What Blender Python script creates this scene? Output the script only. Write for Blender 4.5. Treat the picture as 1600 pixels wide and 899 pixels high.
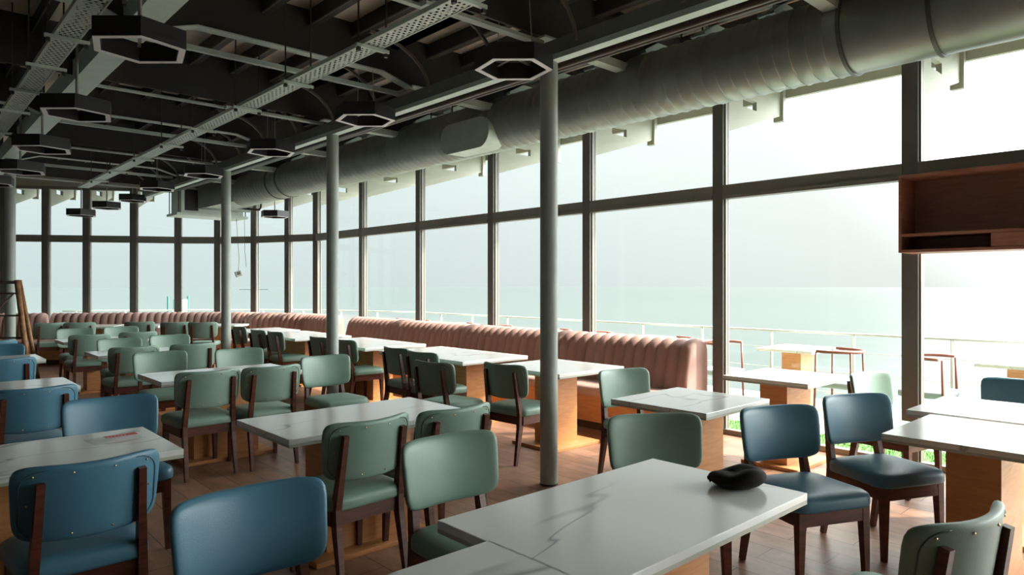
import bpy, bmesh, math, random
from mathutils import Vector, Matrix
for o in list(bpy.data.objects): bpy.data.objects.remove(o)
sc = bpy.context.scene
COL = sc.collection
R = math.radians
random.seed(4)

# ------------------------------------------------------------------ camera
cam_d = bpy.data.cameras.new('camera'); cam = bpy.data.objects.new('camera', cam_d); COL.objects.link(cam)
cam_d.sensor_width = 36; cam_d.lens = 24.0; cam_d.shift_y = -0.0022; cam_d.clip_end = 6000
cam.location = (0, 0, 1.53); cam.rotation_euler = (R(90), 0, R(-42.6))
sc.camera = cam

# ------------------------------------------------------------------ light
SUN_DIR = Vector((1.0, -0.85, 1.15)).normalized()      # towards the sun
SKY = 1.30          # strength of the overcast sky
SUN = 10.0
sc.view_settings.view_transform = 'Standard'; sc.view_settings.look = 'None'
sc.view_settings.gamma = 1; sc.view_settings.use_curve_mapping = False
sc.view_settings.exposure = 0.0

w = bpy.data.worlds.new('sky'); sc.world = w; w.use_nodes = True
nt = w.node_tree; nt.nodes.clear()
def N(nt, t, **kw):
    n = nt.nodes.new(t)
    for k, v in kw.items():
        if k in n.inputs.keys(): n.inputs[k].default_value = v
        else: setattr(n, k, v)
    return n
tc = N(nt, 'ShaderNodeTexCoord'); nrm = N(nt, 'ShaderNodeVectorMath', operation='NORMALIZE')
nt.links.new(tc.outputs['Generated'], nrm.inputs[0])
sep = N(nt, 'ShaderNodeSeparateXYZ'); nt.links.new(nrm.outputs[0], sep.inputs[0])
dot = N(nt, 'ShaderNodeVectorMath', operation='DOT_PRODUCT'); dot.inputs[1].default_value = SUN_DIR
nt.links.new(nrm.outputs[0], dot.inputs[0])
mr = N(nt, 'ShaderNodeMapRange'); mr.inputs['From Min'].default_value = -0.75; mr.inputs['From Max'].default_value = 0.75
nt.links.new(dot.outputs['Value'], mr.inputs['Value'])
ramp = N(nt, 'ShaderNodeValToRGB'); nt.links.new(mr.outputs[0], ramp.inputs[0])
e = ramp.color_ramp.elements
e[0].position = 0.0; e[0].color = (0.45, 0.555, 0.56, 1)
e[1].position = 1.0; e[1].color = (0.85, 0.87, 0.84, 1)
a = e.new(0.28); a.color = (0.54, 0.62, 0.62, 1)
a = e.new(0.55); a.color = (0.60, 0.66, 0.65, 1)
a = e.new(0.8); a.color = (0.70, 0.735, 0.71, 1)
# overcast dome brighter towards the zenith
up = N(nt, 'ShaderNodeMapRange'); up.inputs['From Min'].default_value = 0.0; up.inputs['From Max'].default_value = 0.9
up.inputs['To Min'].default_value = 1.0; up.inputs['To Max'].default_value = 1.9
nt.links.new(sep.outputs['Z'], up.inputs['Value'])
mul = N(nt, 'ShaderNodeMath', operation='MULTIPLY'); mul.inputs[1].default_value = SKY
nt.links.new(up.outputs[0], mul.inputs[0])
# hazy aureole around the sun, boosted out of view to brighten the interior
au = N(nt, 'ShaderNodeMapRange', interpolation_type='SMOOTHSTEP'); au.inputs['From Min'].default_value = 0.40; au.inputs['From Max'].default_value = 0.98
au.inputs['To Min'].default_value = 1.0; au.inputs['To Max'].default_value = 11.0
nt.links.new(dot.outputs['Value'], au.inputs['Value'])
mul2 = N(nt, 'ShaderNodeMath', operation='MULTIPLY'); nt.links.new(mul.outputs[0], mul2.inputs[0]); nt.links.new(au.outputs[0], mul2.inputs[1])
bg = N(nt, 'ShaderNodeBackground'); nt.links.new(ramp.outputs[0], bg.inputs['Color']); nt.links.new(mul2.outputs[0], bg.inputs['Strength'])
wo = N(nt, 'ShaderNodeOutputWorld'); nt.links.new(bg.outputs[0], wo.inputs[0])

sd = bpy.data.lights.new('sun', 'SUN'); sd.energy = SUN; sd.angle = R(2.5); sd.color = (1.0, 0.9, 0.74)
so = bpy.data.objects.new('sun', sd); COL.objects.link(so); so.location = (20, -15, 25)
so.rotation_euler = SUN_DIR.to_track_quat('Z', 'Y').to_euler()

# ------------------------------------------------------------------ materials
def mat(name, col, rough=0.6, metal=0.0, noise=None, bump=None, spec=None, trans=0, coat=0, nscale=8, rvar=0):
    m = bpy.data.materials.new(name); m.use_nodes = True; t = m.node_tree; p = t.nodes['Principled BSDF']
    p.inputs['Base Color'].default_value = (*col, 1); p.inputs['Roughness'].default_value = rough; p.inputs['Metallic'].default_value = metal
    if spec is not None: p.inputs['Specular IOR Level'].default_value = spec
    if coat: p.inputs['Coat Weight'].default_value = coat; p.inputs['Coat Roughness'].default_value = 0.12
    if noise or bump:
        c = N(t, 'ShaderNodeTexCoord'); n = N(t, 'ShaderNodeTexNoise'); n.inputs['Scale'].default_value = nscale; n.inputs['Detail'].default_value = 6
        t.links.new(c.outputs['Object'], n.inputs['Vector'])
        if noise:
            r = N(t, 'ShaderNodeValToRGB'); t.links.new(n.outputs['Fac'], r.inputs[0])
            r.color_ramp.elements[0].position = 0.3; r.color_ramp.elements[1].position = 0.7
            r.color_ramp.elements[0].color = (*[v*(1-noise) for v in col], 1); r.color_ramp.elements[1].color = (*[min(1, v*(1+noise)) for v in col], 1)
            t.links.new(r.outputs[0], p.inputs['Base Color'])
        if bump:
            n2 = N(t, 'ShaderNodeTexNoise'); n2.inputs['Scale'].default_value = nscale*30
            t.links.new(c.outputs['Object'], n2.inputs['Vector'])
            b = N(t, 'ShaderNodeBump'); b.inputs['Strength'].default_value = bump; b.inputs['Distance'].default_value = 0.002
            t.links.new(n2.outputs['Fac'], b.inputs['Height']); t.links.new(b.outputs[0], p.inputs['Normal'])
    return m

def wood(name, c1, c2, rough=0.45, scale=(2, 2, 14), coat=0):
    m = bpy.data.materials.new(name); m.use_nodes = True; t = m.node_tree; p = t.nodes['Principled BSDF']
    c = N(t, 'ShaderNodeTexCoord'); mp = N(t, 'ShaderNodeMapping'); mp.inputs['Scale'].default_value = scale
    t.links.new(c.outputs['Object'], mp.inputs[0])
    n = N(t, 'ShaderNodeTexNoise'); n.inputs['Scale'].default_value = 3; n.inputs['Detail'].default_value = 8; n.inputs['Distortion'].default_value = 0.6
    t.links.new(mp.outputs[0], n.inputs['Vector'])
    r = N(t, 'ShaderNodeValToRGB'); r.color_ramp.elements[0].position = 0.32; r.color_ramp.elements[1].position = 0.68
    r.color_ramp.elements[0].color = (*c1, 1); r.color_ramp.elements[1].color = (*c2, 1)
    t.links.new(n.outputs['Fac'], r.inputs[0]); t.links.new(r.outputs[0], p.inputs['Base Color'])
    p.inputs['Roughness'].default_value = rough
    if coat: p.inputs['Coat Weight'].default_value = coat
    return m

def marble():
    m = bpy.data.materials.new('white_marble'); m.use_nodes = True; t = m.node_tree; p = t.nodes['Principled BSDF']
    c = N(t, 'ShaderNodeTexCoord'); oi = N(t, 'ShaderNodeObjectInfo')
    mx = N(t, 'ShaderNodeMath', operation='MULTIPLY'); mx.inputs[1].default_value = 37.0; t.links.new(oi.outputs['Random'], mx.inputs[0])
    ad = N(t, 'ShaderNodeVectorMath', operation='ADD'); t.links.new(c.outputs['Object'], ad.inputs[0]); t.links.new(mx.outputs[0], ad.inputs[1])
    mp = N(t, 'ShaderNodeMapping'); mp.inputs['Rotation'].default_value = (0, 0, R(24)); mp.inputs['Scale'].default_value = (0.55, 1.5, 1)
    t.links.new(ad.outputs[0], mp.inputs[0])
    n = N(t, 'ShaderNodeTexNoise'); n.inputs['Scale'].default_value = 1.5; n.inputs['Detail'].default_value = 2.2; n.inputs['Roughness'].default_value = 0.42; n.inputs['Distortion'].default_value = 0.45
    t.links.new(mp.outputs[0], n.inputs['Vector'])
    s = N(t, 'ShaderNodeMath', operation='SUBTRACT'); s.inputs[1].default_value = 0.5; t.links.new(n.outputs['Fac'], s.inputs[0])
    ab = N(t, 'ShaderNodeMath', operation='ABSOLUTE'); t.links.new(s.outputs[0], ab.inputs[0])
    r = N(t, 'ShaderNodeValToRGB'); t.links.new(ab.outputs[0], r.inputs[0])
    r.color_ramp.elements[0].position = 0.0; r.color_ramp.elements[0].color = (0.42, 0.45, 0.47, 1)
    r.color_ramp.elements[1].position = 0.009; r.color_ramp.elements[1].color = (0.86, 0.88, 0.86, 1)
    n2 = N(t, 'ShaderNodeTexNoise'); n2.inputs['Scale'].default_value = 1.1; t.links.new(mp.outputs[0], n2.inputs['Vector'])
    r2 = N(t, 'ShaderNodeValToRGB'); r2.color_ramp.elements[0].position = 0.45; r2.color_ramp.elements[1].position = 0.58
    t.links.new(n2.outputs['Fac'], r2.inputs[0])
    mix = N(t, 'ShaderNodeMix', data_type='RGBA'); mix.inputs[6].default_value = (0.86, 0.88, 0.86, 1)
    t.links.new(r2.outputs[0], mix.inputs[0]); t.links.new(r.outputs[0], mix.inputs[7])
    t.links.new(mix.outputs[2], p.inputs['Base Color'])
    p.inputs['Roughness'].default_value = 0.16; p.inputs['Specular IOR Level'].default_value = 0.5
    return m

def floor_mat():
    m = bpy.data.materials.new('plank_tile_floor'); m.use_nodes = True; t = m.node_tree; p = t.nodes['Principled BSDF']
    g = N(t, 'ShaderNodeNewGeometry'); mp = N(t, 'ShaderNodeMapping'); mp.inputs['Rotation'].default_value = (0, 0, R(90))
    t.links.new(g.outputs['Position'], mp.inputs[0])
    b = N(t, 'ShaderNodeTexBrick'); b.inputs['Scale'].default_value = 1.0; b.inputs['Brick Width'].default_value = 0.8; b.inputs['Row Height'].default_value = 0.2
    b.inputs['Mortar Size'].default_value = 0.003; b.inputs['Mortar Smooth'].default_value = 0.2; b.offset = 0.37
    b.inputs['Color1'].default_value = (0.40, 0.225, 0.15, 1); b.inputs['Color2'].default_value = (0.30, 0.165, 0.11, 1); b.inputs['Mortar'].default_value = (0.06, 0.035, 0.028, 1)
    t.links.new(mp.outputs[0], b.inputs['Vector'])
    n = N(t, 'ShaderNodeTexNoise'); n.inputs['Scale'].default_value = 3.5; n.inputs['Detail'].default_value = 9; n.inputs['Roughness'].default_value = 0.65
    mp2 = N(t, 'ShaderNodeMapping'); mp2.inputs['Scale'].default_value = (3, 1, 1); t.links.new(g.outputs['Position'], mp2.inputs[0]); t.links.new(mp2.outputs[0], n.inputs['Vector'])
    r = N(t, 'ShaderNodeValToRGB'); r.color_ramp.elements[0].position = 0.3; r.color_ramp.elements[1].position = 0.72
    r.color_ramp.elements[0].color = (0.55, 0.52, 0.5, 1); r.color_ramp.elements[1].color = (1.25, 1.2, 1.2, 1)
    t.links.new(n.outputs['Fac'], r.inputs[0])
    mx = N(t, 'ShaderNodeMix', data_type='RGBA', blend_type='MULTIPLY'); mx.inputs[0].default_value = 1
    t.links.new(b.outputs['Color'], mx.inputs[6]); t.links.new(r.outputs[0], mx.inputs[7]); t.links.new(mx.outputs[2], p.inputs['Base Color'])
    mr = N(t, 'ShaderNodeMapRange'); mr.inputs['To Min'].default_value = 0.25; mr.inputs['To Max'].default_value = 0.46
    t.links.new(n.outputs['Fac'], mr.inputs['Value']); t.links.new(mr.outputs[0], p.inputs['Roughness'])
    bu = N(t, 'ShaderNodeBump'); bu.inputs['Strength'].default_value = 0.4; bu.inputs['Distance'].default_value = 0.004
    s = N(t, 'ShaderNodeMath', operation='SUBTRACT'); s.inputs[0].default_value = 1.0; t.links.new(b.outputs['Fac'], s.inputs[1])
    t.links.new(s.outputs[0], bu.inputs['Height']); t.links.new(bu.outputs[0], p.inputs['Normal'])
    return m

def glass_mat():
    m = bpy.data.materials.new('window_glass'); m.use_nodes = True; t = m.node_tree; t.nodes.clear()
    tr = N(t, 'ShaderNodeBsdfTransparent'); tr.inputs[0].default_value = (0.97, 0.985, 0.98, 1)
    gl = N(t, 'ShaderNodeBsdfGlossy'); gl.inputs['Roughness'].default_value = 0.02
    lw = N(t, 'ShaderNodeLayerWeight'); lw.inputs[0].default_value = 0.5
    pw = N(t, 'ShaderNodeMath', operation='POWER'); pw.inputs[1].default_value = 5.0; t.links.new(lw.outputs['Facing'], pw.inputs[0])
    fr = N(t, 'ShaderNodeMapRange'); fr.inputs['To Min'].default_value = 0.02; fr.inputs['To Max'].default_value = 0.9; t.links.new(pw.outputs[0], fr.inputs['Value'])
    mx = N(t, 'ShaderNodeMixShader'); t.links.new(fr.outputs[0], mx.inputs[0]); t.links.new(tr.outputs[0], mx.inputs[1]); t.links.new(gl.outputs[0], mx.inputs[2])
    o = N(t, 'ShaderNodeOutputMaterial'); t.links.new(mx.outputs[0], o.inputs[0])
    return m

def perforated():
    m = mat('perforated_steel', (0.62, 0.70, 0.65), 0.45, 0.3); t = m.node_tree; p = t.nodes['Principled BSDF']
    g = N(t, 'ShaderNodeNewGeometry'); mp = N(t, 'ShaderNodeMapping'); mp.inputs['Rotation'].default_value = (0, 0, R(0))
    t.links.new(g.outputs['Position'], mp.inputs[0])
    b = N(t, 'ShaderNodeTexBrick'); b.inputs['Scale'].default_value = 1; b.inputs['Brick Width'].default_value = 0.036; b.inputs['Row Height'].default_value = 0.040
    b.inputs['Mortar Size'].default_value = 0.0085; b.inputs['Mortar Smooth'].default_value = 0; b.offset = 0.5
    t.links.new(mp.outputs[0], b.inputs['Vector'])
    t.links.new(b.outputs['Fac'], p.inputs['Alpha'])
    return m

def sea_mat():
    m = mat('hazy_sea', (0.055, 0.076, 0.070), 0.14, spec=0.3); t = m.node_tree; p = t.nodes['Principled BSDF']
    c = N(t, 'ShaderNodeNewGeometry'); n = N(t, 'ShaderNodeTexNoise'); n.inputs['Scale'].default_value = 0.5; n.inputs['Detail'].default_value = 5
    t.links.new(c.outputs['Position'], n.inputs['Vector'])
    b = N(t, 'ShaderNodeBump'); b.inputs['Strength'].default_value = 0.08; b.inputs['Distance'].default_value = 0.2
    t.links.new(n.outputs['Fac'], b.inputs['Height']); t.links.new(b.outputs[0], p.inputs['Normal'])
    return m

M = dict(
    floor=floor_mat(), marble=marble(), glass=glass_mat(), perf=perforated(), sea=sea_mat(),
    edge=mat('tabletop_edge', (0.52, 0.52, 0.45), 0.4, noise=0.08),
    green=mat('sage_green_leatherette', (0.21, 0.32, 0.265), 0.42, bump=0.25, noise=0.04),
    blue=mat('steel_blue_leatherette', (0.075, 0.205, 0.30), 0.40, bump=0.25, noise=0.04),
    greenpipe=mat('green_piping', (0.11, 0.18, 0.15), 0.5), bluepipe=mat('blue_piping', (0.06, 0.13, 0.18), 0.5),
    brass=mat('brass_stud', (0.85, 0.68, 0.40), 0.25, 1.0),
    walnut=wood('dark_walnut', (0.060, 0.016, 0.009), (0.13, 0.038, 0.022), 0.35),
    oak=wood('honey_oak', (0.52, 0.225, 0.08), (0.64, 0.30, 0.12), 0.45),
    pink=mat('dusty_pink_velvet', (0.40, 0.235, 0.205), 0.75, noise=0.06, bump=0.2),
    pinkseat=mat('pale_pink_vinyl', (0.50, 0.31, 0.27), 0.6),
    kick=mat('dark_plinth', (0.05, 0.03, 0.025), 0.6),
    mull=mat('dark_grey_aluminium', (0.125, 0.118, 0.104), 0.45, 0.2, noise=0.06, nscale=3),
    transom=mat('grey_brown_aluminium', (0.19, 0.178, 0.155), 0.45, 0.1, noise=0.06, nscale=3),
    column=mat('painted_column', (0.36, 0.40, 0.37), 0.5, noise=0.06),
    deck=mat('roof_deck', (0.62, 0.54, 0.46), 0.8, noise=0.25, nscale=2.5),
    steel=mat('dark_roof_steel', (0.030, 0.030, 0.027), 0.6, noise=0.15, nscale=3),
    flange=mat('primed_flange', (0.46, 0.54, 0.49), 0.5, noise=0.1, nscale=3),
    beamface=mat('grey_beam_face', (0.20, 0.22, 0.20), 0.5, noise=0.08),
    beam=mat('pale_green_beam', (0.60, 0.70, 0.65), 0.5, noise=0.05),
    galv=mat('galvanised_duct', (0.30, 0.34, 0.31), 0.38, 0.55, noise=0.1, nscale=4),
    galv_plain=mat('galvanised_sheet', (0.58, 0.66, 0.60), 0.5, 0.3, noise=0.06),
    seam=mat('duct_seam', (0.10, 0.11, 0.10), 0.5, 0.4),
    black=mat('matt_black_metal', (0.012, 0.010, 0.014), 0.45),
    greyend=mat('grey_black_metal', (0.10, 0.10, 0.11), 0.5),
    led=mat('white_diffuser', (0.88, 0.85, 0.88), 0.5),
    wire=mat('grey_wire', (0.35, 0.34, 0.31), 0.5, 0.3), rod=mat('dark_rod', (0.06, 0.06, 0.055), 0.5, 0.5),
    pipe=mat('dark_pipe', (0.08, 0.06, 0.05), 0.4),
    cream=mat('cream_paint', (0.36, 0.36, 0.30), 0.6), white=mat('white_paint', (0.80, 0.82, 0.78), 0.45),
    wallgrey=mat('grey_green_plaster', (0.45, 0.50, 0.48), 0.8, noise=0.08), walldark=mat('dark_plaster', (0.12, 0.13, 0.12), 0.8),
    deckout=mat('pale_terrace_tile', (0.30, 0.31, 0.28), 0.6, noise=0.06), sill=mat('threshold_strip', (0.45, 0.25, 0.14), 0.5),
    turf=mat('artificial_turf', (0.09, 0.26, 0.05), 0.8, noise=0.3, nscale=30),
    shelf=wood('reddish_shelf_wood', (0.27, 0.105, 0.065), (0.38, 0.16, 0.10), 0.5, (2, 2, 10)),
    shelfback=wood('brown_shelf_back', (0.26, 0.135, 0.10), (0.36, 0.19, 0.14), 0.55, (2, 2, 12)),
    rust=mat('rusty_scaffold_tube', (0.34, 0.17, 0.08), 0.7, 0.2, noise=0.4, nscale=12),
    darkmetal=mat('dark_scaffold_bar', (0.07, 0.05, 0.045), 0.6, 0.3),
    felt=mat('black_felt', (0.010, 0.007, 0.009), 0.9, bump=0.5),
    outwood=mat('red_brown_rail', (0.23, 0.07, 0.045), 0.4), outfab=mat('pale_blue_cushion', (0.30, 0.36, 0.40), 0.6),
    red=mat('red_print', (0.75, 0.06, 0.04), 0.4), teal=mat('teal_board', (0.03, 0.13, 0.12), 0.6),
    canblue=mat('blue_can', (0.03, 0.07, 0.15), 0.35), canred=mat('red_band', (0.4, 0.05, 0.04), 0.35),
    island=mat('distant_shore', (0.045, 0.06, 0.06), 0.9), railp=mat('pale_railing_paint', (0.42, 0.44, 0.38), 0.5),
)
pl = mat('clear_plastic', (0.9, 0.95, 0.95), 0.15); pl.node_tree.nodes['Principled BSDF'].inputs['Alpha'].default_value = 0.22; M['plastic'] = pl

# ------------------------------------------------------------------ helpers
def obj(name, bm, m, parent=None, smooth=False):
    me = bpy.data.meshes.new(name); bmesh.ops.recalc_face_normals(bm, faces=bm.faces); bm.to_mesh(me); bm.free()
    ms = m if isinstance(m, (list, tuple)) else [m]
    for x in ms: me.materials.append(x)
    if smooth:
        for p in me.polygons: p.use_smooth = True
    o = bpy.data.objects.new(name, me); COL.objects.link(o)
    if parent: o.parent = parent
    return o
def smooth_by_angle(o, deg=35):
    me = o.data
    for p in me.polygons: p.use_smooth = True
    bm = bmesh.new(); bm.from_mesh(me)
    for e_ in bm.edges:
        if len(e_.link_faces) == 2 and e_.calc_face_angle() > R(deg): e_.smooth = False
    bm.to_mesh(me); bm.free()
    return o
def tag(o, label=None, cat=None, group=None, kind=None):
    if label: o['label'] = label
    if cat: o['category'] = cat
    if group: o['group'] = group
    if kind: o['kind'] = kind
    return o
def thing(name, label, cat, loc=(0, 0, 0), rz=0, group=None):
    o = bpy.data.objects.new(name, None); COL.objects.link(o); o.location = loc; o.rotation_euler = (0, 0, rz); o.empty_display_size = 0.1
    return tag(o, label, cat, group)
def copy_tree(o, parent=None):
    c = o.copy(); COL.objects.link(c)
    if parent: c.parent = parent
    for ch in list(o.children): copy_tree(ch, c)
    return c
def box(bm, x0, x1, y0, y1, z0, z1, mi=0, bev=0):
    b = bmesh.new() if bev else bm
    vs = [b.verts.new((x, y, z)) for x in (x0, x1) for y in (y0, y1) for z in (z0, z1)]
    for f in ((0, 1, 3, 2), (4, 6, 7, 5), (0, 4, 5, 1), (2, 3, 7, 6), (0, 2, 6, 4), (1, 5, 7, 3)):
        b.faces.new([vs[i] for i in f]).material_index = mi
    if bev:
        bmesh.ops.recalc_face_normals(b, faces=b.faces)
        bmesh.ops.bevel(b, geom=b.edges[:], offset=bev, segments=2, affect='EDGES', profile=0.6)
        me = bpy.data.meshes.new('t'); b.to_mesh(me); b.free()
        n0 = len(bm.faces); bm.from_mesh(me); bpy.data.meshes.remove(me); bm.faces.ensure_lookup_table()
        for f in bm.faces[n0:]: f.material_index = mi
    return bm
def bar(bm, p, q, wdt, hgt, mi=0, w2=None, h2=None, up=Vector((0, 0, 1))):
    p, q = Vector(p), Vector(q); d = (q-p).normalized()
    if abs(d.dot(up)) > 0.98: up = Vector((0, 1, 0))
    s = d.cross(up).normalized(); u = s.cross(d).normalized(); w2 = wdt if w2 is None else w2; h2 = hgt if h2 is None else h2
    vs = []
    for c, a, b in ((p, wdt, hgt), (q, w2, h2)):
        for i, j in ((-1, -1), (1, -1), (1, 1), (-1, 1)): vs.append(bm.verts.new(c + s*i*a/2 + u*j*b/2))
    for f in ((3, 2, 1, 0), (4, 5, 6, 7), (0, 1, 5, 4), (1, 2, 6, 5), (2, 3, 7, 6), (3, 0, 4, 7)):
        bm.faces.new([vs[i] for i in f]).material_index = mi
    return bm
def tube(bm, pts, r, n=10, caps=True, mi=0):
    pts = [Vector(p) for p in pts]; rings = []; prev = None
    for i, p in enumerate(pts):
        d = (pts[min(i+1, len(pts)-1)] - pts[max(i-1, 0)]).normalized()
        if prev is None:
            ref = Vector((0, 0, 1)) if abs(d.z) < 0.95 else Vector((1, 0, 0)); s = d.cross(ref).normalized()
        else: s = (prev - d*prev.dot(d)).normalized()
        prev = s; u = d.cross(s); rr = r[i] if isinstance(r, (list, tuple)) else r
        rings.append([bm.verts.new(p + (s*math.cos(2*math.pi*k/n) + u*math.sin(2*math.pi*k/n))*rr) for k in range(n)])
    for a, b in zip(rings, rings[1:]):
        for k in range(n): bm.faces.new((a[k], a[(k+1) % n], b[(k+1) % n], b[k])).material_index = mi
    if caps: bm.faces.new(rings[0][::-1]).material_index = mi; bm.faces.new(rings[-1]).material_index = mi
    return bm
def prism(bm, poly, axis, a, b, mi=0):
    # poly: list of 2D points; axis: 'x','y','z' extrusion
    def P(u, v, t): return {'x': (t, u, v), 'y': (u, t, v), 'z': (u, v, t)}[axis]
    A = [bm.verts.new(P(u, v, a)) for u, v in poly]; B = [bm.verts.new(P(u, v, b)) for u, v in poly]; n = len(poly)
    bm.faces.new(A[::-1]).material_index = mi; bm.faces.new(B).material_index = mi
    for i in range(n): bm.faces.new((A[i], A[(i+1) % n], B[(i+1) % n], B[i])).material_index = mi
    return bm
def lathe(bm, prof, n=24, c=(0, 0), mi=0):
    rings = [[bm.verts.new((c[0]+r*math.cos(2*math.pi*k/n), c[1]+r*math.sin(2*math.pi*k/n), z)) for k in range(n)] for r, z in prof]
    for a, b in zip(rings, rings[1:]):
        for k in range(n): bm.faces.new((a[k], a[(k+1) % n], b[(k+1) % n], b[k])).material_index = mi
    bm.faces.new(rings[0][::-1]).material_index = mi; bm.faces.new(rings[-1]).material_index = mi
    return bm
def rrect(wd, ht, r, n=6):
    pts = []
    for cx, cy, a0 in ((wd/2-r, ht/2-r, 0), (-wd/2+r, ht/2-r, 90), (-wd/2+r, -ht/2+r, 180), (wd/2-r, -ht/2+r, 270)):
        for k in range(n+1):
            a = R(a0+90*k/n); pts.append((cx+r*math.cos(a), cy+r*math.sin(a)))
    return pts
ORD = ['first', 'second', 'third', 'fourth', 'fifth', 'sixth', 'seventh', 'eighth', 'ninth', 'tenth', 'eleventh', 'twelfth']

# ------------------------------------------------------------------ wall line (plan)
WX = 6.4
straight = [(WX, 1.96+1.8*k) for k in range(-4, 7)]
curve = [(6.10, 13.41), (5.75, 14.28), (5.25, 15.0), (4.61, 15.52), (3.85, 15.89), (3.09, 16.38), (2.44, 16.77), (1.80, 17.16)]
WALL = straight + curve
def outward(i, pts=WALL):
    a = Vector(pts[max(i-1, 0)]); b = Vector(pts[min(i+1, len(pts)-1)]); d = (b-a).normalized()
    return Vector((d.y, -d.x))
def offset_line(dist, pts=WALL):
    return [tuple(Vector(p) + outward(i, pts)*dist) for i, p in enumerate(pts)]
ZT0, ZT1, ZTOP, ZDECK = 2.42, 2.56, 3.56, 3.92

# floor
bm = bmesh.new(); inn = offset_line(0.06)
prism(bm, [(-7.1, -5.3)] + inn + [(-7.1, 17.9)], 'z', -0.12, 0.0)
tag(obj('floor', bm, M['floor']), kind='structure')
# terrace (outside), grass strip, sea
bm = bmesh.new(); o1 = offset_line(0.065); o2 = offset_line(3.05)
prism(bm, o1 + o2[::-1], 'z', -0.2, -0.03)
box(bm, -8, 9.4, -9.0, -5.46, -0.2, -0.03)
tag(obj('terrace_floor', bm, M['deckout']), kind='structure')
bm = bmesh.new(); box(bm, 6.47, 6.52, -5.3, 12.7, -0.03, 0.012)
tag(obj('trim_1', bm, M['sill']), kind='structure')
bm = bmesh.new(); box(bm, 6.53, 7.15, -2.0, 12.6, -0.029, -0.012)
rr = random.Random(2)
for i in range(9000):
    x = rr.uniform(6.54, 7.14); y = rr.uniform(-0.5, 7.5) if i < 7000 else rr.uniform(7.5, 12.5); a = rr.uniform(0, 6.28); l = rr.uniform(0.02, 0.035)
    dx, dy = 0.004*math.cos(a), 0.004*math.sin(a); tx, ty = rr.uniform(-.012, .012), rr.uniform(-.012, .012)
    bm.faces.new([bm.verts.new((x-dx, y-dy, -.014)), bm.verts.new((x+dx, y+dy, -.014)), bm.verts.new((x+tx, y+ty, -.012+l))])
tag(obj('turf_strip', bm, M['turf']), 'bright green artificial grass strip outside along the glass wall', 'grass', kind='stuff')
bm = bmesh.new(); bm.faces.new([bm.verts.new(v) for v in ((-3000, -3000, -7), (3000, -3000, -7), (3000, 3000, -7), (-3000, 3000, -7))])
tag(obj('sea', bm, M['sea']), kind='structure')

# windows: each bay = frame (mullion, transom, rails) + panes
def seg_frame(i, p, q, last=False):
    p, q = Vector(p), Vector(q); L = (q-p).length; d = (q-p)/L; ang = math.atan2(d.y, d.x)
    bm = bmesh.new()
    # local frame: x along the bay, y outward negative..; build local then place
    box(bm, -0.06, 0.06, -0.05, 0.05, 0, ZTOP, 0)
    box(bm, -0.075, -0.06, -0.05, -0.03, 0.0, ZTOP, 1)
    if last: box(bm, L-0.06, L+0.06, -0.05, 0.05, 0, ZTOP, 0)
    x1 = L-0.06
    box(bm, 0.06, x1, -0.055, 0.055, ZT0, ZT1, 1)
    box(bm, 0.06, x1, -0.045, 0.065, ZT0+0.02, ZT0+0.04, 1)
    box(bm, 0.06, x1, -0.04, 0.04, 0.0, 0.05, 1)
    box(bm, 0.06, x1, -0.04, 0.04, ZTOP-0.06, ZTOP, 1)
    for a, b in ((0.05, ZT0), (ZT1, ZTOP-0.06)):      # slim glazing beads
        box(bm, 0.06, 0.075, -0.02, 0.02, a, b, 1); box(bm, x1-0.015, x1, -0.02, 0.02, a, b, 1)
    o = obj('window_%d' % i, bm, [M['mull'], M['transom']]); tag(o, kind='structure')
    o.location = (p.x, p.y, 0); o.rotation_euler = (0, 0, ang)
    for a, b in ((0.05, ZT0), (ZT1, ZTOP-0.06)):
        bm = bmesh.new(); box(bm, 0.07, x1-0.01, -0.004, 0.004, a, b); obj('pane', bm, M['glass'], o)
    return o
for i in range(len(WALL)-1):
    seg_frame(i+1, WALL[i], WALL[i+1], last=(i == len(WALL)-2))
# band over the windows
bm = bmesh.new(); a = offset_line(-0.05); b = offset_line(0.05)
for i in range(len(a)-1):
    prism(bm, [a[i], a[i+1], b[i+1], b[i]], 'z', ZTOP, ZDECK)
tag(obj('wall_right', bm, M['cream']), kind='structure')
# other walls of the room
bm = bmesh.new(); box(bm, -7.2, -7.0, -5.4, 18.1, 0, ZDECK); tag(obj('wall_left', bm, M['wallgrey']), kind='structure')
bm = bmesh.new(); prism(bm, [(1.74, 17.2), (1.76, 17.35), (-7.0, 18.1), (-7.0, 17.9)], 'z', 0, ZT1); prism(bm, [(1.74, 17.2), (1.76, 17.35), (-7.0, 18.1), (-7.0, 17.9)], 'z', ZT1, ZDECK, 1)
tag(obj('wall_far', bm, [M['wallgrey'], M['walldark']]), kind='structure')
bm = bmesh.new(); box(bm, -7.2, 6.34, -5.45, -5.3, 0, ZDECK); tag(obj('wall_back', bm, M['wallgrey']), kind='structure')

# ------------------------------------------------------------------ roof: deck, rafters, purlins, beams
roofline = offset_line(1.42)
bm = bmesh.new()
prism(bm, [(-7.2, -5.45)] + [(roofline[0][0], -5.45)] + roofline + [(-7.2, 18.4)], 'z', ZDECK, ZDECK+0.08)
ceiling = tag(obj('ceiling', bm, M['deck']), kind='structure')
# cream soffit and fascia outside
bm = bmesh.new(); s0 = offset_line(0.07); s1 = offset_line(1.36); s2 = offset_line(1.42)
for i in range(len(s0)-1):
    prism(bm, [s0[i], s0[i+1], s1[i+1], s1[i]], 'z', ZDECK-0.03, ZDECK-0.005)
    prism(bm, [s1[i], s1[i+1], s2[i+1], s2[i]], 'z', 3.72, ZDECK-0.001)
obj('eave', bm, M['cream'], ceiling)
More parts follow.
